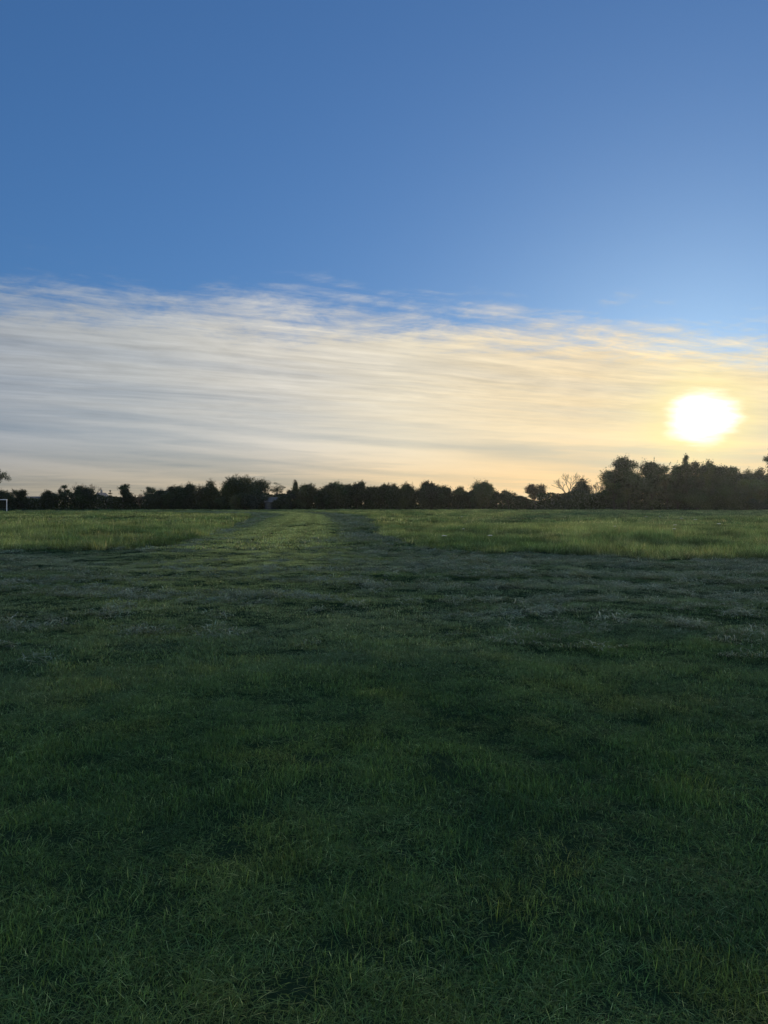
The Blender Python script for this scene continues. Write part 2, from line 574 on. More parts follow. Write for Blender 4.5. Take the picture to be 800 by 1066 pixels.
def make_short_grass():
    protos = [tuft('tuft_a%02d' % i, 150, 0.12, 0.020, 0.058, 0.0012, 0.0025, 1.4, seed=100 + i) for i in range(6)]
    protos += [tuft('tuft_am%02d' % i, 90, 0.12, 0.03, 0.08, 0.0012, 0.0023, flat=True, seed=150 + i, dry=0.04) for i in range(2)]
    protos += [tuft('tuft_b%02d' % i, 110, 0.20, 0.022, 0.056, 0.0028, 0.0052, 1.35, seed=200 + i) for i in range(5)]
    protos += [tuft('tuft_c%02d' % i, 60, 0.36, 0.035, 0.075, 0.012, 0.020, 0.7, seed=300 + i) for i in range(4)]
    X, Y, I, SC = [], [], [], []
    for (r0, r1, dn, i0, ni) in ((0.2, 8.0, 250, 0, 8), (8.0, 10.5, 110, 0, 8), (7.0, 26, 62, 8, 5), (26, 165, 9, 13, 4)):
        x, y = wedge(r0, r1, dn, 85 if r1 < 9 else 54 if r1 < 30 else 44)
        k_ = mown(x, y)
        if r1 < 30:
            k_ &= rng.random(len(x)) < 0.50 + 1.6 * np.clip(fbm(x / 0.35, y / 0.35, 97, 3) - 0.35, 0, 1)
        x, y = x[k_], y[k_]
        X.append(x)
        Y.append(y)
        I.append(rng.integers(i0, i0 + ni, len(x)))
    x, y, idx = map(np.concatenate, (X, Y, I))
    n_ = len(x)
    hh = 0.35 + 1.7 * fbm(x / 0.4, y / 0.4, 91, 3) ** 1.5
    hh = hh * (0.7 + 0.6 * fbm(x / 0.22, y / 0.22, 95, 2))
    hh = hh * np.where(np.hypot(x, y) > 9, 0.85, 1.0)
    hs = 0.85 + 0.3 * rng.random(n_)
    sm = stripes(x, y)
    hh = hh * (1 + 0.9 * np.exp(-np.abs(sm / np.where(sm < 0, 3.2, 2.7)) ** 3) * np.clip((y - 16) / 15, 0, 1))
    scl = np.stack([hs, hs, hs * hh], 1)
    P = np.stack([x, y, height(x, y)], 1)
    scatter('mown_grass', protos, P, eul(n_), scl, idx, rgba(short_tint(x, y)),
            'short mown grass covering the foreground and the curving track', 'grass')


def make_clippings():
    protos = [tuft('clip_%02d' % i, 70, 0.17, 0.05, 0.13, 0.004, 0.008, flat=True, seed=400 + i, dry=0.0) for i in range(5)]
    x, y = wedge(5.5, 34, 34)
    r_ = np.hypot(x, y)
    m_ = fbm(x / 2.4, y / 0.9, 61, 4)
    row = np.sin(2 * pi * (0.36 * y + 0.07 * x + 0.008 * x * x + 1.6 * fbm(x / 3.5, y / 3.5, 63, 2)))
    m_ = m_ + 0.15 * row + 0.07 * np.clip(x / 5, -0.8, 1)
    w = np.clip((m_ - 0.46) * 3.2, 0, 0.62) * np.clip((r_ - 8) / 5, 0, 1)
    w = np.maximum(w, 0.25 * np.clip((fbm(x / 0.8, y / 0.6, 66, 3) - 0.6) * 8, 0, 1) * np.clip((r_ - 9) / 3, 0, 1))
    s_ = stripes(x, y)
    w = w * (1 - 0.8 * np.exp(-(s_ / 2.4) ** 2) * np.clip((y - 12) / 10, 0, 1))
    k_ = mown(x, y) & (rng.random(len(x)) < w)
    x, y = x[k_], y[k_]
    x2, y2 = wedge(30, 130, 3.0)
    s2 = stripes(x2, y2)
    k2 = mown(x2, y2) & ((s2 > 2.6) | (s2 < -3.4)) & (rng.random(len(x2)) < 0.45)
    big = np.concatenate([np.ones(len(x)), np.full(k2.sum(), 2.0)])
    x, y = np.concatenate([x, x2[k2]]), np.concatenate([y, y2[k2]])
    n_ = len(x)
    s = (0.7 + 0.8 * rng.random(n_)) * big
    scl = np.stack([s, s, s * (0.6 + 1.0 * rng.random(n_))], 1)
    c = pick((0.125, 0.175, 0.130), (0.250, 0.305, 0.235), rng.random(n_))
    P = np.stack([x, y, height(x, y) + 0.02], 1)
    scatter('grass_clippings', protos, P, eul(n_, 0.5), scl, rng.integers(0, 5, n_), rgba(c),
            'greyish cut grass lying in loose heaps on the mown ground', 'grass clippings')


def make_long_grass():
    protos = [tuft('long_a%02d' % i, 110, 0.24, 0.14, 0.36, 0.006, 0.011, 1.0, seed=500 + i, dry=0.08) for i in range(6)]
    protos += [tuft('long_b%02d' % i, 110, 0.48, 0.14, 0.36, 0.016, 0.028, 1.0, seed=600 + i, dry=0.08) for i in range(5)]
    X, Y, I = [], [], []
    for (r0, r1, dn, i0, ni) in ((19, 55, 9.0, 0, 6), (55, 175, 2.0, 6, 5)):
        x, y = wedge(r0, r1, dn)
        jx, jy = rng.normal(0, 0.2, len(x)), rng.normal(0, 0.3, len(x))
        k_ = ~mown(x + jx, y + jy)
        X.append(x[k_])
        Y.append(y[k_])
        I.append(rng.integers(i0, i0 + ni, k_.sum()))
    x, y, idx = map(np.concatenate, (X, Y, I))
    n_ = len(x)
    f1 = fbm(x / 2.0, y / 2.4, 101, 4)
    f3 = fbm(x / 0.9, y / 1.1, 105, 2)
    f5 = fbm(x / 4.5, y / 8.0, 103, 3)
    hh = np.clip(-0.15 + 1.15 * f5 + 1.2 * f1 ** 1.6 + 0.9 * (f3 - 0.45), 0.25, 1.6) * (0.75 + 0.5 * rng.random(n_))
    hh *= np.clip(1 + (40 - np.hypot(x, y)) / 400, 0.75, 1)
    hs = 0.85 + 0.35 * rng.random(n_)
    scl = np.stack([hs, hs, hs * hh], 1)
    f = np.clip(0.5 + 2.6 * (fbm(x / 4.0, y / 7.0, 111, 4) - 0.5), 0, 1)
    c = pick((0.082, 0.150, 0.070), (0.200, 0.265, 0.125), f)
    s_ = np.clip((fbm(x / 1.3, y / 1.6, 117, 3) - 0.6) * 5, 0, 1)
    c = c * (1 - s_[:, None]) + np.array((0.21, 0.245, 0.12)) * s_[:, None]
    c = c * np.clip(0.25 + 1.5 * f3, 0.4, 1.5)[:, None] * (0.8 + 0.4 * rng.random(n_))[:, None]  # low tufts darker: shade between tussocks put into the tint
    P = np.stack([x, y, height(x, y)], 1)
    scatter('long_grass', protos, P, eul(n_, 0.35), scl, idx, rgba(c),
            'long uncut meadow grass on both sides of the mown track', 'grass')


# ------------------------------------------------------------------ trees
def quads(P, size, r_, up=0.0):
    """one small bent leaf spray per point"""
    n_ = len(P)
    a = r_.normal(size=(n_, 3))
    a /= np.linalg.norm(a, axis=1)[:, None]
    b = r_.normal(size=(n_, 3))
    b -= (a * b).sum(1)[:, None] * a
    b /= np.linalg.norm(b, axis=1)[:, None]
    s = (size * (0.6 + 0.8 * r_.random(n_)))[:, None] * 0.5
    k1 = (0.55 + 0.4 * r_.random(n_))[:, None]
    V = np.stack([P - a * s, P - b * s * k1, P + a * s, P + b * s * k1], 1).reshape(-1, 3)
    F = np.arange(n_ * 4).reshape(-1, 4)
    return V, F


def tube(V, F, pts, rad_, sides=5):
    b0 = len(V)
    prev = None
    for i, (p, r_) in enumerate(zip(pts, rad_)):
        p = Vector(p)
        d = (Vector(pts[min(i + 1, len(pts) - 1)]) - Vector(pts[max(i - 1, 0)])).normalized()
        s1 = d.orthogonal().normalized() if prev is None else (prev - d * prev.dot(d)).normalized()
        prev = s1
        s2 = d.cross(s1)
        for q in range(sides):
            a = 2 * pi * q / sides
            V.append(tuple(p + (s1 * cos(a) + s2 * sin(a)) * r_))
    for i in range(len(pts) - 1):
        for q in range(sides):
            q2 = (q + 1) % sides
            F.append((b0 + i * sides + q, b0 + i * sides + q2, b0 + (i + 1) * sides + q2, b0 + (i + 1) * sides + q))
    F.append(tuple(b0 + q for q in range(sides))[::-1])
    F.append(tuple(b0 + (len(pts) - 1) * sides + q for q in range(sides)))


def limb_pts(a, b, sag, n_=4):
    a, b = Vector(a), Vector(b)
    j = Vector((random.uniform(-1, 1), random.uniform(-1, 1), random.uniform(-0.3, 1))) * sag
    return [tuple(a.lerp(b, i / n_) + j * sin(pi * i / n_)) for i in range(n_ + 1)]


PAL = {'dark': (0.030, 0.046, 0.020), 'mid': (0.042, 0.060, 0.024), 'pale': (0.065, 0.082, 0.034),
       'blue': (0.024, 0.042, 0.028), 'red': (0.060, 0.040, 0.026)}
_tree_seed = [0]


def make_tree(name, label, cat, xp, top, wp, D, kind, pal='mid', group=None, bottom=None, dens=1.0):
    _tree_seed[0] += 1
    r_ = np.random.default_rng(1000 + _tree_seed[0] * 7)
    random.seed(2000 + _tree_seed[0])
    X = px(xp, D)
    z0 = float(height(X, D))
    H = pz(top, D) - z0
    W = wp / FPX * D * 1.2
    root = bpy.data.objects.new(name, None)
    root.empty_display_size = 0.5
    C.objects.link(root)
    root.location = (X, D, z0)
    tag(root, label, cat, group)
    base = np.array(PAL[pal])
    TV, TF = [], []
    lobes = []                       # centre, radius vector, leaf weight
    tr = max(0.09, H * 0.022)
    cb = H * (0.05 if kind in ('round', 'upright') else 0.14) if bottom is None else (pz(bottom, D) - z0)
    if kind in ('round', 'airy', 'sparse', 'bush', 'upright'):
        if kind == 'bush':
            cb = 0.0
        Hc = H - cb
        cz = cb + Hc * 0.5
        nl = {'round': 24, 'airy': 24, 'bush': 18, 'upright': 22, 'sparse': 20}[kind] + int(W)
        for i in range(nl):
            v = r_.normal(size=3)
            v /= np.linalg.norm(v)
            q = r_.random() ** 0.45
            lr = (0.15 + 0.12 * r_.random()) * min(W, Hc * 1.2) * {'airy': 0.72, 'sparse': 0.55}.get(kind, 1.0)
            c = np.array([v[0] * W * 0.5, v[1] * W * 0.5, v[2] * Hc * 0.5]) * q * 0.86 + [0, 0, cz]
            if kind == 'upright':
                c[:2] *= 1.0 - 0.45 * max(0, (c[2] - cz) / (Hc * 0.5))
            lobes.append((c, np.array([lr, lr, lr * (0.75 if kind != 'upright' else 1.3)]), 1.0))
        for c, l, _ in lobes[::2]:
            zb = min(c[2] * 0.6, cb + 0.25 * Hc)
            p = limb_pts((0, 0, max(0.3, zb)), tuple(c), 0.08 * W, 4)
            tube(TV, TF, p, [tr * 0.5, tr * 0.4, tr * 0.3, tr * 0.2, tr * 0.1], 4)
        tube(TV, TF, [(0, 0, -0.3), (0.05 * W * random.uniform(-1, 1), 0, 0.3 * H), (0.08 * W * random.uniform(-1, 1), 0, 0.6 * H), (0, 0, 0.86 * H)],
             [tr * 1.3, tr, tr * 0.65, tr * 0.2], 7)
    elif kind in ('cone', 'spike'):
        cb = 0.3 if bottom is None else cb
        nw = max(7, int((H - cb) / 0.55))
        for i in range(nw):
            f = i / (nw - 1)
            zc = cb + (H - cb) * f
            rw = W * 0.5 * ((1 - f) ** (0.85 if kind == 'cone' else 0.6)) + 0.06 * W
            nb = 7 if kind == 'cone' else 4
            for b in range(nb):
                a = 2 * pi * (b + 0.5 * (i % 2) + 0.4 * random.random()) / nb
                L = rw * random.uniform(0.7, 1.08)
                for s_ in (0.4, 0.8):
                    lobes.append((np.array([cos(a) * L * s_, sin(a) * L * s_, zc - 0.20 * L * s_]),
                                  np.array([0.30 * rw + 0.10, 0.30 * rw + 0.10, 0.16 * rw + 0.12]), 0.7))
                tube(TV, TF, [(0, 0, zc), (cos(a) * L, sin(a) * L, zc - 0.25 * L)], [tr * 0.25, tr * 0.06], 3)
        lobes.append((np.array([0, 0, H - 0.3]), np.array([0.12, 0.12, 0.35]), 0.6))
        tube(TV, TF, [(0, 0, -0.3), (0, 0, H * 0.5), (0, 0, H)], [tr, tr * 0.55, 0.03], 6)
    elif kind == 'pine':
        npad = 17
        for i in range(npad):
            f = (i + 0.5) / npad
            zc = cb + (H - cb) * (0.08 + 0.90 * f)
            a = random.uniform(0, 2 * pi)
            q = W * 0.40 * (1 - 0.62 * f) * random.uniform(0.4, 1.15)
            lr = W * random.uniform(0.15, 0.24) * (1 - 0.3 * f)
            lobes.append((np.array([cos(a) * q, sin(a) * q, zc]), np.array([lr * 1.25, lr * 1.25, lr * 0.62]), 1.15))
            tube(TV, TF, limb_pts((0, 0, zc - 0.35), (cos(a) * q, sin(a) * q, zc), 0.1, 3), [tr * .45, tr * .35, tr * .2, tr * .1], 4)
        tube(TV, TF, [(0, 0, -0.3), (0.1, 0, H * 0.5), (0, 0, H * 0.95)], [tr * 1.1, tr * 0.8, tr * 0.2], 7)
    elif kind == 'bare':
        def grow(p, d, L, rr, lev):
            e = p + d * L
            m_ = p + d * L * 0.5 + Vector((random.uniform(-1, 1), random.uniform(-1, 1), random.uniform(-1, 1))) * L * 0.07
            tube(TV, TF, [tuple(p), tuple(m_), tuple(e)], [rr, rr * 0.8, rr * 0.6], 5 if lev < 2 else 3)
            if lev >= 6:
                return
            for _ in range(3 if lev in (0, 1, 2) else 2):
                ax = Vector((random.uniform(-1, 1), random.uniform(-1, 1), random.uniform(-0.25, 0.45)))
                nd = (d + ax * random.uniform(0.5, 0.9) * (1.1 if lev < 3 else 0.85)).normalized()
                nd.z = max(nd.z, -0.1)
                grow(e if _ else p + d * L * random.uniform(0.6, 0.95), nd.normalized(), L * random.uniform(0.62, 0.84), max(rr * 0.64, 0.034), lev + 1)
        grow(Vector((0, 0, -0.2)), Vector((0.03, 0, 1)), H * 0.30, max(0.14, H * 0.024), 0)
        a = np.array(TV)
        up = a[:, 2] > 0
        sx = (W * 0.5) / np.percentile(np.abs(a[:, :2]), 98.5)
        szz = H / a[:, 2].max()
        a[:, :2] *= sx
        a[up, 2] *= szz
        TV = [tuple(p) for p in a]
    if lobes:
        Pl, Cl = [], []
        ls = {'round': 0.22, 'airy': 0.21, 'sparse': 0.2, 'bush': 0.22, 'upright': 0.21, 'cone': 0.22, 'spike': 0.20, 'pine': 0.21}[kind]
        k_ = {'round': 270, 'airy': 165, 'sparse': 80, 'bush': 270, 'upright': 250, 'cone': 80, 'spike': 80, 'pine': 220}[kind] * dens
        for c, l, w in lobes:
            n_ = int(max(14, k_ * w * (l[0] + l[1]) * l[2] * 2.2))
            v = r_.normal(size=(n_, 3))
            v /= np.linalg.norm(v, axis=1)[:, None]
            rad_ = r_.random(n_) ** 0.42 * (1 + 0.16 * r_.normal(size=n_))
            rad_ = np.where(r_.random(n_) < 0.06, 1.0 + 0.45 * r_.random(n_), rad_)
            # uneven outline: knobs on each clump
            kn = 1 + 0.28 * np.sin(v[:, 0] * 5 + c[0] * 3) * np.sin(v[:, 2] * 6 + c[1] * 5)
            Pl.append(c + v * l * (rad_ * kn)[:, None])
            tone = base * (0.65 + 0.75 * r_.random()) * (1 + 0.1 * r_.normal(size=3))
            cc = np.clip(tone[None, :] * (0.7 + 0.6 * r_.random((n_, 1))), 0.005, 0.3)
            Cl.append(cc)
        # stray sprigs that break the rim
        if kind in ('round', 'airy', 'bush', 'upright', 'pine'):
            for _ in range(int(6 + 2.2 * W)):
                c, l, w = lobes[r_.integers(len(lobes))]
                v = r_.normal(size=3)
                v[2] = abs(v[2]) + 0.3
                v /= np.linalg.norm(v)
                n_ = int(r_.integers(10, 26))
                tt = r_.random(n_)
                ln = (0.05 + 0.10 * r_.random()) * (H - cb) + 0.25
                Pl.append(c + v * l * 0.85 + v * ln * tt[:, None] + r_.normal(size=(n_, 3)) * (0.12 * (1.1 - tt))[:, None])
                Cl.append(np.clip(base * (0.6 + 0.7 * r_.random((n_, 1))), 0.005, 0.3))
        P = np.concatenate(Pl)
        Cc = np.concatenate(Cl)
        hi, lo = np.percentile(P[:, 2], 99.6), 0
        if kind in ('round', 'airy', 'sparse', 'bush', 'upright', 'pine'):
            f = H / hi
            zs = P[:, 2] * f if bottom is None else cb + (P[:, 2] - cb) * ((H - cb) / (hi - cb))
            P[:, 2] = np.maximum(zs, 0.05)
            wx = np.percentile(np.abs(P[:, 0]), 99)
            P[:, 0] *= (W * 0.5) / wx
        V, F = quads(P, ls * (0.8 + 0.02 * H), r_)
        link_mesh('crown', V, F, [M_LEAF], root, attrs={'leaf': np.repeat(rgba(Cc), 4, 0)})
    link_mesh('trunk', TV, TF, [M_TWIG if kind == 'bare' else M_BARK], root)
    return root


L1 = 205   # far hedge line, left and centre
L2 = 165   # nearer wood on the right
TREES = [
    # name, label, category, x, top, width, distance, kind, palette, bottom
    ('tall_tree', 'tall sparse tree cut off by the left edge of the photo, above the goal', 'tree', -4, 487, 24, 190, 'sparse', 'dark', 506),
    ('leafy_bush', 'ragged bush directly behind the white goal crossbar', 'bush', 6, 511, 16, 200, 'bush', 'dark', None),
    ('leafy_bush', 'ragged bush between the white goal and the long low roof', 'bush', 20, 510, 13, 201, 'bush', 'dark', None),
    ('small_tree', 'small dark tree at the right end of the long low roof', 'tree', 52, 511.5, 15, 206, 'round', 'dark', None),
    ('slender_tree', 'slender see-through tree right of the long low roof, leaning slightly', 'tree', 68, 505, 12, 208, 'airy', 'mid', None),
    ('bare_tree', 'thin leafless tree showing over the dark round crown at the left', 'tree', 82, 501.5, 12, 216, 'bare', 'mid', None),
    ('round_tree', 'dark round-topped tree between the slender tree and the grey gabled house', 'tree', 86, 507, 19, 206, 'round', 'dark', None),
    ('bare_tree', 'pale twiggy tree just left of the grey gabled house', 'tree', 97, 503, 13, 212, 'bare', 'mid', None),
    ('pointed_tree', 'little pointed tree between the grey gabled house and the layered pine', 'tree', 115, 511, 7, 205, 'spike', 'dark', None),
    ('pine_tree', 'layered dark pine standing clear of its neighbours, right of the grey gabled house', 'tree', 128, 504.5, 19, 205, 'pine', 'dark', None),
    ('bare_shrub', 'low bare twiggy shrub in the dip right of the layered pine', 'bush', 146, 514, 12, 206, 'bare', 'mid', None),
    ('thin_tree', 'thin airy tree at the left shoulder of the rounded copse, past the dip', 'tree', 158, 507, 13, 212, 'airy', 'mid', None),
    ('round_tree', 'broad low tree forming the left slope of the rounded copse', 'tree', 168, 511, 26, 203, 'bush', 'dark', None),
    ('round_tree', 'broad dark tree in the middle of the rounded copse', 'tree', 184, 507, 22, 206, 'round', 'dark', None),
    ('round_tree', 'twiggy-topped tree at the right end of the rounded copse', 'tree', 197, 505, 17, 207, 'upright', 'dark', None),
    ('bare_tree', 'leafless tree squeezed between the rounded copse and the bushy upright tree', 'tree', 205, 503, 11, 214, 'bare', 'mid', None),
    ('upright_tree', 'bushy upright tree with a spiky outline left of the big spreading oak', 'tree', 218, 502.5, 20, 203, 'upright', 'mid', None),
    ('leafy_bush', 'low bush in the gap left of the big spreading oak', 'bush', 233, 517.5, 12, 200, 'bush', 'dark', None),
    ('pale_bush', 'narrow paler green bush in front of the big spreading oak', 'bush', 244, 516, 9, 197, 'upright', 'pale', None),
    ('oak_tree', 'big spreading oak with a broad full crown, largest left of centre', 'tree', 255, 498, 38, 203, 'round', 'mid', None),
    ('dark_shrub', 'rounded shrub in front of the right half of the big spreading oak', 'bush', 264, 512, 24, 199, 'bush', 'blue', None),
    ('small_tree', 'small lollipop tree with a hole in its crown, over the blue-grey shed', 'tree', 289, 502.5, 13, 208, 'sparse', 'dark', 516),
    ('leafy_bush', 'dense bush between the spreading oak and the blue-grey shed', 'bush', 278, 514, 13, 204, 'bush', 'dark', None),
    ('leafy_bush', 'low bush in front of the right end of the blue-grey shed', 'bush', 294, 516, 15, 197, 'bush', 'dark', None),
    ('spire_tree', 'narrow spire-shaped conifer poking up right of the blue-grey shed', 'tree', 308, 500.5, 7, 208, 'upright', 'mid', None),
    ('leafy_bush', 'dark bush at the foot of the narrow spire-shaped conifer', 'bush', 300, 511, 15, 203, 'bush', 'blue', None),
    ('round_tree', 'paler round tree immediately right of the narrow spire-shaped conifer', 'tree', 318, 505, 20, 205, 'round', 'pale', None),
    ('bare_tree', 'pinkish bare tree in the notch before the long dark copse at centre', 'tree', 332, 506.5, 14, 212, 'bare', 'mid', None),
    ('round_tree', 'domed tree starting the long dark copse at the centre', 'tree', 349, 503.5, 24, 204, 'round', 'mid', None),
    ('leafy_bush', 'low bush below the pinkish bare tree', 'bush', 336, 512, 14, 201, 'bush', 'dark', None),
    ('round_tree', 'middling tree between the domed tree and the cap-topped tree', 'tree', 362, 505, 16, 206, 'round', 'dark', None),
    ('round_tree', 'dark tree with a small tight cap, highest of the long dark copse', 'tree', 371.5, 501.8, 14, 205, 'round', 'dark', None),
    ('round_tree', 'flat-topped tree right of the cap-topped tree', 'tree', 385, 507, 17, 204, 'bush', 'dark', None),
    ('round_tree', 'tree behind the exact end of the mown track, level with its neighbours', 'tree', 397, 505, 13, 206, 'round', 'dark', None),
    ('round_tree', 'knobbly tree just right of the mown track', 'tree', 408, 504.5, 14, 204, 'upright', 'dark', None),
    ('round_tree', 'knobbly tree with a slanting right side, before the first notch right of the track', 'tree', 424, 504.5, 16, 205, 'upright', 'mid', None),
    ('dome_tree', 'wide pyramid-topped tree right of the first notch past the track', 'tree', 450, 503, 27, 204, 'round', 'dark', None),
    ('round_tree', 'see-through tree touching the right side of the pyramid-topped tree', 'tree', 467, 507.5, 12, 206, 'airy', 'dark', None),
    ('round_tree', 'squat tree two places right of the pyramid-topped tree', 'tree', 477.5, 507.5, 14, 204, 'round', 'dark', None),
    ('leafy_bush', 'low tree in the dip left of the greenish peaked tree', 'bush', 490, 511, 13, 203, 'bush', 'dark', None),
    ('peaked_tree', 'greenish peaked tree midway between the track and the red-leaved tree', 'tree', 503, 502, 17, 203, 'upright', 'pale', None),
    ('leafy_bush', 'first of two low gappy trees right of the greenish peaked tree', 'bush', 517, 510.5, 12, 205, 'airy', 'dark', None),
    ('leafy_bush', 'second of two low gappy trees right of the greenish peaked tree', 'bush', 529, 510.5, 15, 204, 'airy', 'dark', None),
    ('leafy_bush', 'low bush leading up to the red-leaved tree from the left', 'bush', 543, 517, 16, 202, 'bush', 'dark', None),
    ('red_tree', 'red-leaved oval tree standing alone with sky through its crown', 'tree', 557, 504, 18, 198, 'airy', 'red', 521),
    ('leafy_bush', 'dark bush between the red-leaved tree and the large bare tree', 'bush', 578, 516.5, 16, 198, 'bush', 'dark', None),
    ('bare_tree', 'large fan-shaped bare tree with fine brown twigs, left of the dark conifer', 'tree', 590, 491, 31, 205, 'bare', 'mid', None),
    ('dark_conifer', 'dark cone-shaped conifer in front of the large bare tree', 'tree', 606, 499, 38, 192, 'cone', 'blue', None),
    ('bare_tree', 'bent bare tree between the dark conifer and the tall airy tree', 'tree', 621, 501.5, 18, 190, 'bare', 'mid', None),
    ('leafy_bush', 'bush at the foot of the bent bare tree', 'bush', 626, 512, 18, 184, 'bush', 'dark', None),
    ('airy_tree', 'tall airy tree with many sky holes at the left end of the right-hand wood', 'tree', 655, 477.5, 42, L2 + 4, 'airy', 'dark', None),
    ('airy_tree', 'lower leafy tree on the left flank of the tall airy tree', 'tree', 640, 490, 25, L2 + 2, 'airy', 'mid', None),
    ('wood_tree', 'first full tree of the wood right of the tall airy tree', 'tree', 679, 483.5, 20, L2 + 4, 'round', 'dark', None),
    ('wood_tree', 'sprigged tree in the wood left of the thin twiggy leader', 'tree', 694, 484, 18, L2 + 6, 'airy', 'mid', None),
    ('wood_tree', 'dense tree at the foot of the thin twiggy leader', 'tree', 706, 485, 17, L2 + 3, 'round', 'dark', None),
    ('twiggy_tree', 'thin twiggy tree rising highest in the wood, left of below the sun', 'tree', 714, 475, 11, L2 + 6, 'upright', 'mid', None),
    ('wood_tree', 'dark tree in the wood directly under the sun', 'tree', 725, 482, 17, L2 + 2, 'round', 'dark', None),
    ('wood_tree', 'twiggy-edged tree in the wood just right of the sun', 'tree', 738, 482, 19, L2 + 5, 'upright', 'mid', None),
    ('wood_tree', 'level-topped tree in the wood, two right of below the sun', 'tree', 752, 486, 19, L2 + 3, 'round', 'dark', None),
    ('wood_tree', 'tree on the downward slope of the wood before its last dip', 'tree', 766, 487.5, 17, L2 + 2, 'round', 'dark', None),
    ('wood_tree', 'low tree in the last dip of the wood near the right edge', 'tree', 778, 491, 15, L2 + 2, 'upright', 'dark', None),
    ('wood_tree', 'sprouting tree left of the cut-off conifer at the right edge', 'tree', 789, 488.5, 13, L2 + 3, 'upright', 'mid', None),
    ('tall_conifer', 'tall conifer cut off by the right edge of the photo', 'tree', 803, 473, 22, L2 + 1, 'pine', 'dark', None),
    ('front_shrub', 'paler rounded shrub in front of the wood under the sun', 'bush', 727, 511, 22, L2 - 6, 'bush', 'mid', None),
    ('front_shrub', 'large paler shrub bulging from the front of the wood, right of under the sun', 'bush', 757, 506, 34, L2 - 6, 'bush', 'mid', None),
    ('front_shrub', 'tall leafy shrub in the front of the wood below its last dip', 'bush', 778, 500, 26, L2 - 5, 'bush', 'pale', None),
    ('front_shrub', 'low bluish shrub at the grass edge in the bottom right corner of the wood', 'bush', 796, 519, 26, L2 - 9, 'bush', 'blue', None),
]


def make_undergrowth():
    """the unbroken dark scrub between and below the trees"""
    r_ = np.random.default_rng(77)
    P, Cc = [], []
    for (p0, p1, D, dep, ytop, var, n_) in ((-260, 600, 208, 7.0, 515.5, 3.0, 80000), (575, 1100, L2 + 8, 7.0, 495, 6.0, 110000), (560, 640, 195, 5.0, 513, 4.0, 9000), (598, 646, 186, 5.0, 511.5, 5.0, 8000)):
        xp = p0 + (p1 - p0) * r_.random(n_)
        X = px(xp, D)
        yt = np.interp(xp, [-260, 0, 20, 48, 60, 95, 112, 140, 160, 225, 240, 300, 330, 400, 430, 480, 540, 560, 575, 600], [513, 515, 519.5, 520, 516, 514, 516, 519, 512, 515, 515, 513, 511, 510.5, 512, 512, 515, 520.5, 521, 516]) if p0 < 0 else ytop
        topz = pz(yt + var * 2 * (0.5 - fbm(X / 4.0, X * 0 + D, 131, 4)), D)
        if p1 > 1000:
            topz = np.minimum(topz, pz(np.interp(xp, [575, 625, 645, 690], [524, 513, 502, 494]), D))
        zz = topz * r_.random(n_) ** 1.0
        q = np.sqrt(np.clip(1 - (zz / topz) ** 2 * 0.85, 0, 1))
        Y = D + dep * (r_.random(n_) - 0.5) * q + 1.6 * (fbm(X / 3, zz / 2, 137, 3) - 0.5)
        P.append(np.stack([X, Y, np.maximum(zz, 0.05)], 1))
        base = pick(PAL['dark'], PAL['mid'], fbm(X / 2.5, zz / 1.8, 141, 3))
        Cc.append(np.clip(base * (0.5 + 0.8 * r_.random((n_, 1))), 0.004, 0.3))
    P, Cc = np.concatenate(P), np.concatenate(Cc)
    V, F = quads(P, 0.42, r_)
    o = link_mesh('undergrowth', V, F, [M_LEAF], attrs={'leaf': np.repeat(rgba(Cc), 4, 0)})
    tag(o, 'dark unbroken scrub along the far edge of the field', 'undergrowth', kind='stuff')


# ------------------------------------------------------------------ buildings
def box(V, F, x0, x1, y0, y1, z0, z1):
    b = len(V)
    V += [(x0, y0, z0), (x1, y0, z0), (x1, y1, z0), (x0, y1, z0), (x0, y0, z1), (x1, y0, z1), (x1, y1, z1), (x0, y1, z1)]
    F += [tuple(b + q for q in f) for f in ((0, 3, 2, 1), (4, 5, 6, 7), (0, 1, 5, 4), (1, 2, 6, 5), (2, 3, 7, 6), (3, 0, 4, 7))]


def gable_roof(V, F, hx, hy, ze, zr, along='x', over=0.25, th=0.12):
    """two sloping slabs with thickness, ridge along x or y"""
    for sg in (-1, 1):
        if along == 'x':
            s = [(-hx - over, sg * (hy + over), ze - 0.1), (hx + over, sg * (hy + over), ze - 0.1), (hx + over, 0, zr), (-hx - over, 0, zr)]
        else:
            s = [(sg * (hx + over), -hy - over, ze - 0.1), (sg * (hx + over), hy + over, ze - 0.1), (0, hy + over, zr), (0, -hy - over, zr)]
        b = len(V)
        V += s + [(p[0], p[1], p[2] - th) for p in s]
        F += [tuple(b + q for q in f) for f in ((0, 1, 2, 3), (7, 6, 5, 4), (0, 4, 5, 1), (1, 5, 6, 2), (2, 6, 7, 3), (3, 7, 4, 0))]


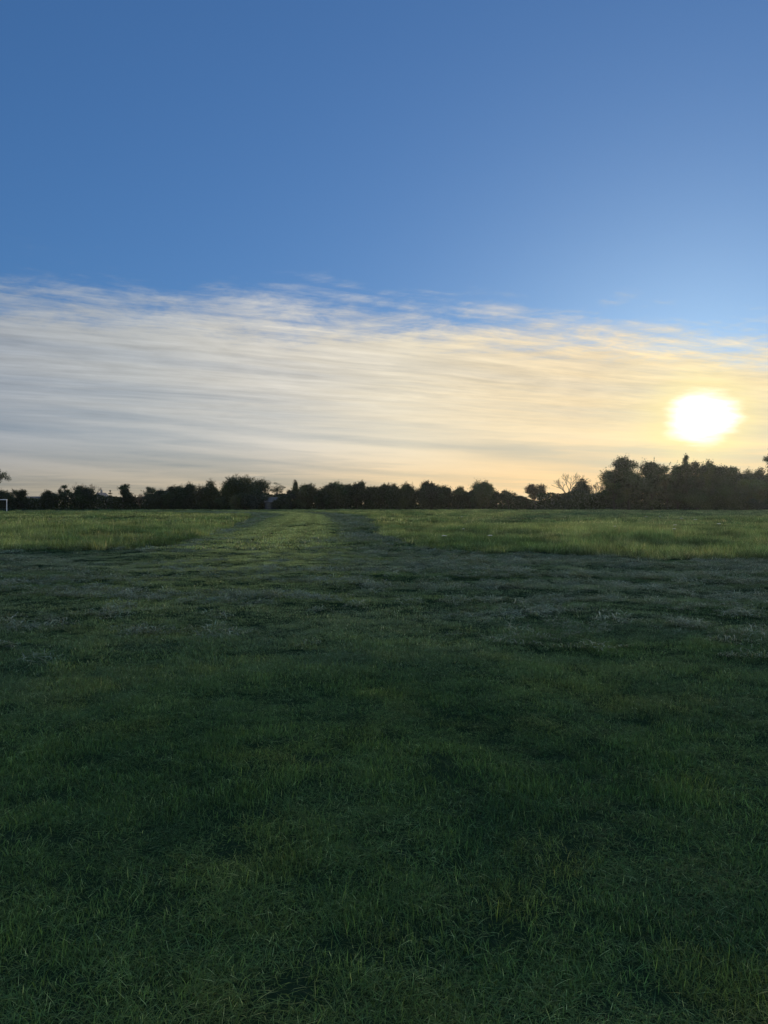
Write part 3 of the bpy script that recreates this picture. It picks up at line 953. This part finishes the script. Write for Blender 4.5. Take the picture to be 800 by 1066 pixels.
def building(name, label, cat, xp, D, wpx, ridge, depth, eave_f, wall_m, roof_m, along='x', chimney=False, pane_m=None):
    hx, hy = wpx / FPX * D / 2, depth / 2
    X = px(xp, D)
    root = bpy.data.objects.new(name, None)
    C.objects.link(root)
    root.location = (X, D, float(height(X, D)))
    tag(root, label, cat)
    zr = pz(ridge, D) - root.location.z
    ze = zr * eave_f
    V, F = [], []
    box(V, F, -hx, hx, -hy, hy, -0.2, ze)
    b = len(V)
    if along == 'x':
        V += [(-hx, -hy, ze), (-hx, hy, ze), (-hx, 0, zr - 0.16), (hx, -hy, ze), (hx, hy, ze), (hx, 0, zr - 0.16)]
    else:
        V += [(-hx, -hy, ze), (hx, -hy, ze), (0, -hy, zr - 0.16), (-hx, hy, ze), (hx, hy, ze), (0, hy, zr - 0.16)]
    F += [(b, b + 1, b + 2), (b + 3, b + 5, b + 4)]
    link_mesh('wall', V, F, [wall_m], root)
    V, F = [], []
    gable_roof(V, F, hx, hy, ze, zr, along)
    rf = link_mesh('roof', V, F, [roof_m], root)
    if chimney:
        V, F = [], []
        box(V, F, -0.25, 0.25, -0.2, 0.2, zr - 0.4, zr + 0.6)
        box(V, F, -0.12, 0.12, -0.12, 0.12, zr + 0.6, zr + 0.85)
        link_mesh('chimney', V, F, [wall_m], rf)
    for s in (-0.5, 0.5):
        V, F = [], []
        xw = s * hx
        w = min(0.55, hx * 0.35)
        zc = ze * 0.55
        for (a0, a1, c0, c1) in ((xw - w, xw + w, zc + .5, zc + .58), (xw - w, xw + w, zc - .58, zc - .5), (xw - w, xw - w + .08, zc - .5, zc + .5), (xw + w - .08, xw + w, zc - .5, zc + .5)):
            box(V, F, a0, a1, -hy - 0.06, -hy - 0.004, c0, c1)
        wn = link_mesh('window', V, F, [roof_m], root)
        V, F = [], []
        box(V, F, xw - w + .082, xw + w - .082, -hy - 0.03, -hy - 0.006, zc - .498, zc + .498)
        link_mesh('pane', V, F, [pane_m], wn)
    return root


M_ROOF = plain('slate_tiles', (0.070, 0.072, 0.078), 0.6, 6.0)
M_WALL = plain('old_brick', (0.16, 0.11, 0.085), 0.9, 5.0)
M_RENDER = plain('grey_render', (0.22, 0.22, 0.22), 0.9, 5.0)
M_BLUE = plain('blue_grey_boards', (0.022, 0.026, 0.034), 0.8, 5.0)
M_GLASS = plain('dark_glass', (0.02, 0.022, 0.025), 0.1, 2.0)
M_WHITE = plain('white_painted_steel', (0.55, 0.57, 0.58), 0.45, 2.0, 0.08)
M_PETAL = plain('white_petals', (0.75, 0.74, 0.68), 0.6, 40.0, 0.1)
M_STEM = plain('green_stem', (0.06, 0.10, 0.03), 0.6, 20.0)


# ------------------------------------------------------------------ goal
def make_goal():
    D = 152.0
    root = bpy.data.objects.new('football_goal', None)
    C.objects.link(root)
    xr = px(7.3, D)
    root.location = (xr - 3.66, D, float(height(xr, D)))
    tag(root, 'white goal frame at the left edge of the photo, in front of the dark hedge', 'goal')
    g = 2.36
    rr = 0.085
    for sx in (-3.66, 3.66):
        V, F = [], []
        tube(V, F, [(sx, 0, -0.3), (sx, 0, g - 0.09)], [rr, rr], 10)
        link_mesh('post', V, F, [M_WHITE], root, smooth=False)
    V, F = [], []
    tube(V, F, [(-3.66 - rr, 0, g), (3.66 + rr, 0, g)], [rr, rr], 10)
    link_mesh('crossbar', V, F, [M_WHITE], root)


# ------------------------------------------------------------------ white flower heads in the meadow
def make_flower_kind():
    r_ = random.Random(3)
    V, F = [], []
    tube(V, F, [(0, 0, -0.02), (0.01, 0.0, 0.2), (0.0, 0.01, 0.40)], [0.004, 0.0035, 0.003], 5)
    sv, sf = V, F
    V, F = [], []
    for i in range(22):
        a, q = i * 2.4, 0.048 * math.sqrt(i / 22)
        c = Vector((q * cos(a), q * sin(a), 0.405 + 0.02 * (1 - (q / 0.05) ** 2)))
        tube(sv, sf, [(0, 0.01, 0.36), tuple(c)], [0.0015, 0.001], 3)
        for k_ in range(5):
            b = len(V)
            t = 2 * pi * k_ / 5 + i
            o = c + Vector((cos(t), sin(t), 0)) * 0.006
            V += [tuple(o + Vector((0.006 * cos(s_), 0.006 * sin(s_), 0.003 * sin(s_ * 2)))) for s_ in (0, 1.57, 3.14, 4.71)]
            V += [tuple(o + Vector((0, 0, 0.006))), tuple(o - Vector((0, 0, 0.004)))]
            F += [(b + q_, b + (q_ + 1) % 4, b + 4) for q_ in range(4)] + [(b + (q_ + 1) % 4, b + q_, b + 5) for q_ in range(4)]
    me1 = link_mesh('stem', sv, sf, [M_STEM], parent=False)
    me2 = link_mesh('flower_head', V, F, [M_PETAL], parent=False)
    return me1, me2


FLOWERS = [
    (462, 559, 1.25, 'white flower head nearest the end of the mown track, on its right'),
    (483, 552, 0.8, 'small white flower between the two bright ones right of the mown track'),
    (510.5, 557, 1.25, 'bright white flower head second from the mown track, below the greenish peaked tree'),
    (481, 538, 1.2, 'faint white flower head far back near the hedge, right of the track'),
    (672.5, 538, 1.9, 'white flower head far back below the first full tree of the wood'),
    (687.5, 538, 1.6, 'white flower far back, just right of the one below the first full tree'),
    (704, 546, 1.5, 'white flower head below the thin twiggy tree, upper of a pair'),
    (702, 551, 1.1, 'smaller white flower head below the thin twiggy tree, lower of a pair'),
    (709, 540, 1.6, 'white flower head far back below the thin twiggy tree, at the foot of the wood'),
    (724.5, 541.5, 1.7, 'white flower head directly below the sun'),
    (749, 546, 1.6, 'white flower head farthest right, below the large paler shrub'),
    (640, 549, 0.9, 'dim white flower head below the bent gap left of the tall airy tree'),
]


def make_flowers():
    m1, m2 = make_flower_kind()
    for i, (xp, yp, s, lab) in enumerate(FLOWERS):
        top = 0.42
        s *= 1.45
        D = (EYE - top) * FPX / (yp - HY)
        root = bpy.data.objects.new('white_flower', None)
        C.objects.link(root)
        X = px(xp, D)
        root.location = (X, D, float(height(X, D)))
        root.rotation_euler = (random.uniform(-.1, .1), random.uniform(-.1, .1), random.uniform(0, 6))
        root.scale = (s, s, 1.0)
        tag(root, lab, 'flower', 'white flowers dotted in the long grass')
        for pm in (m1, m2):
            c = pm.copy()
            C.objects.link(c)
            c.parent = root


make_short_grass()
make_clippings()
make_long_grass()
building('long_house', 'long low building with a level dark roof behind the hedge, right of the goal', 'house', 36, 214, 25, 516.8, 5.0, 0.62, M_WALL, M_ROOF, 'x', False, M_GLASS)
building('gabled_house', 'small grey gabled house peeping over the hedge left of the layered pine', 'house', 106, 218, 11, 512.8, 6.0, 0.68, M_RENDER, M_ROOF, 'y', True, M_GLASS)
building('garden_shed', 'blue-grey shed half hidden under the small lollipop tree', 'shed', 286, 199.5, 18, 517.5, 3.5, 0.66, M_BLUE, M_ROOF, 'x', False, M_GLASS)
for t_ in TREES:
    nm, lab, cat_, xp_, top_, wp_, D_, kd_, pal_, bot_ = t_
    make_tree(nm, lab, cat_, xp_, top_, wp_, D_, kd_, pal_, None, bot_)
make_undergrowth()
make_goal()
make_flowers()


# ------------------------------------------------------------------ evening haze
def make_haze():
    V, F = [], []
    box(V, F, -1600, 1600, -1600, 1600, -1.6, 19.0)
    m_ = bpy.data.materials.new('evening_haze')
    m_.use_nodes = True
    t = NT(m_.node_tree)
    m_.node_tree.nodes.remove(m_.node_tree.nodes['Principled BSDF'])
    v = t.n('ShaderNodeVolumePrincipled')
    v.inputs['Color'].default_value = (0.80, 0.92, 1.0, 1)
    v.inputs['Density'].default_value = 0.000064
    v.inputs['Anisotropy'].default_value = 0.75
    t.t.links.new(v.outputs[0], m_.node_tree.nodes['Material Output'].inputs['Volume'])
    tag(link_mesh('haze', V, F, [m_]), 'thin evening haze over the field', 'haze', kind='stuff')


make_haze()
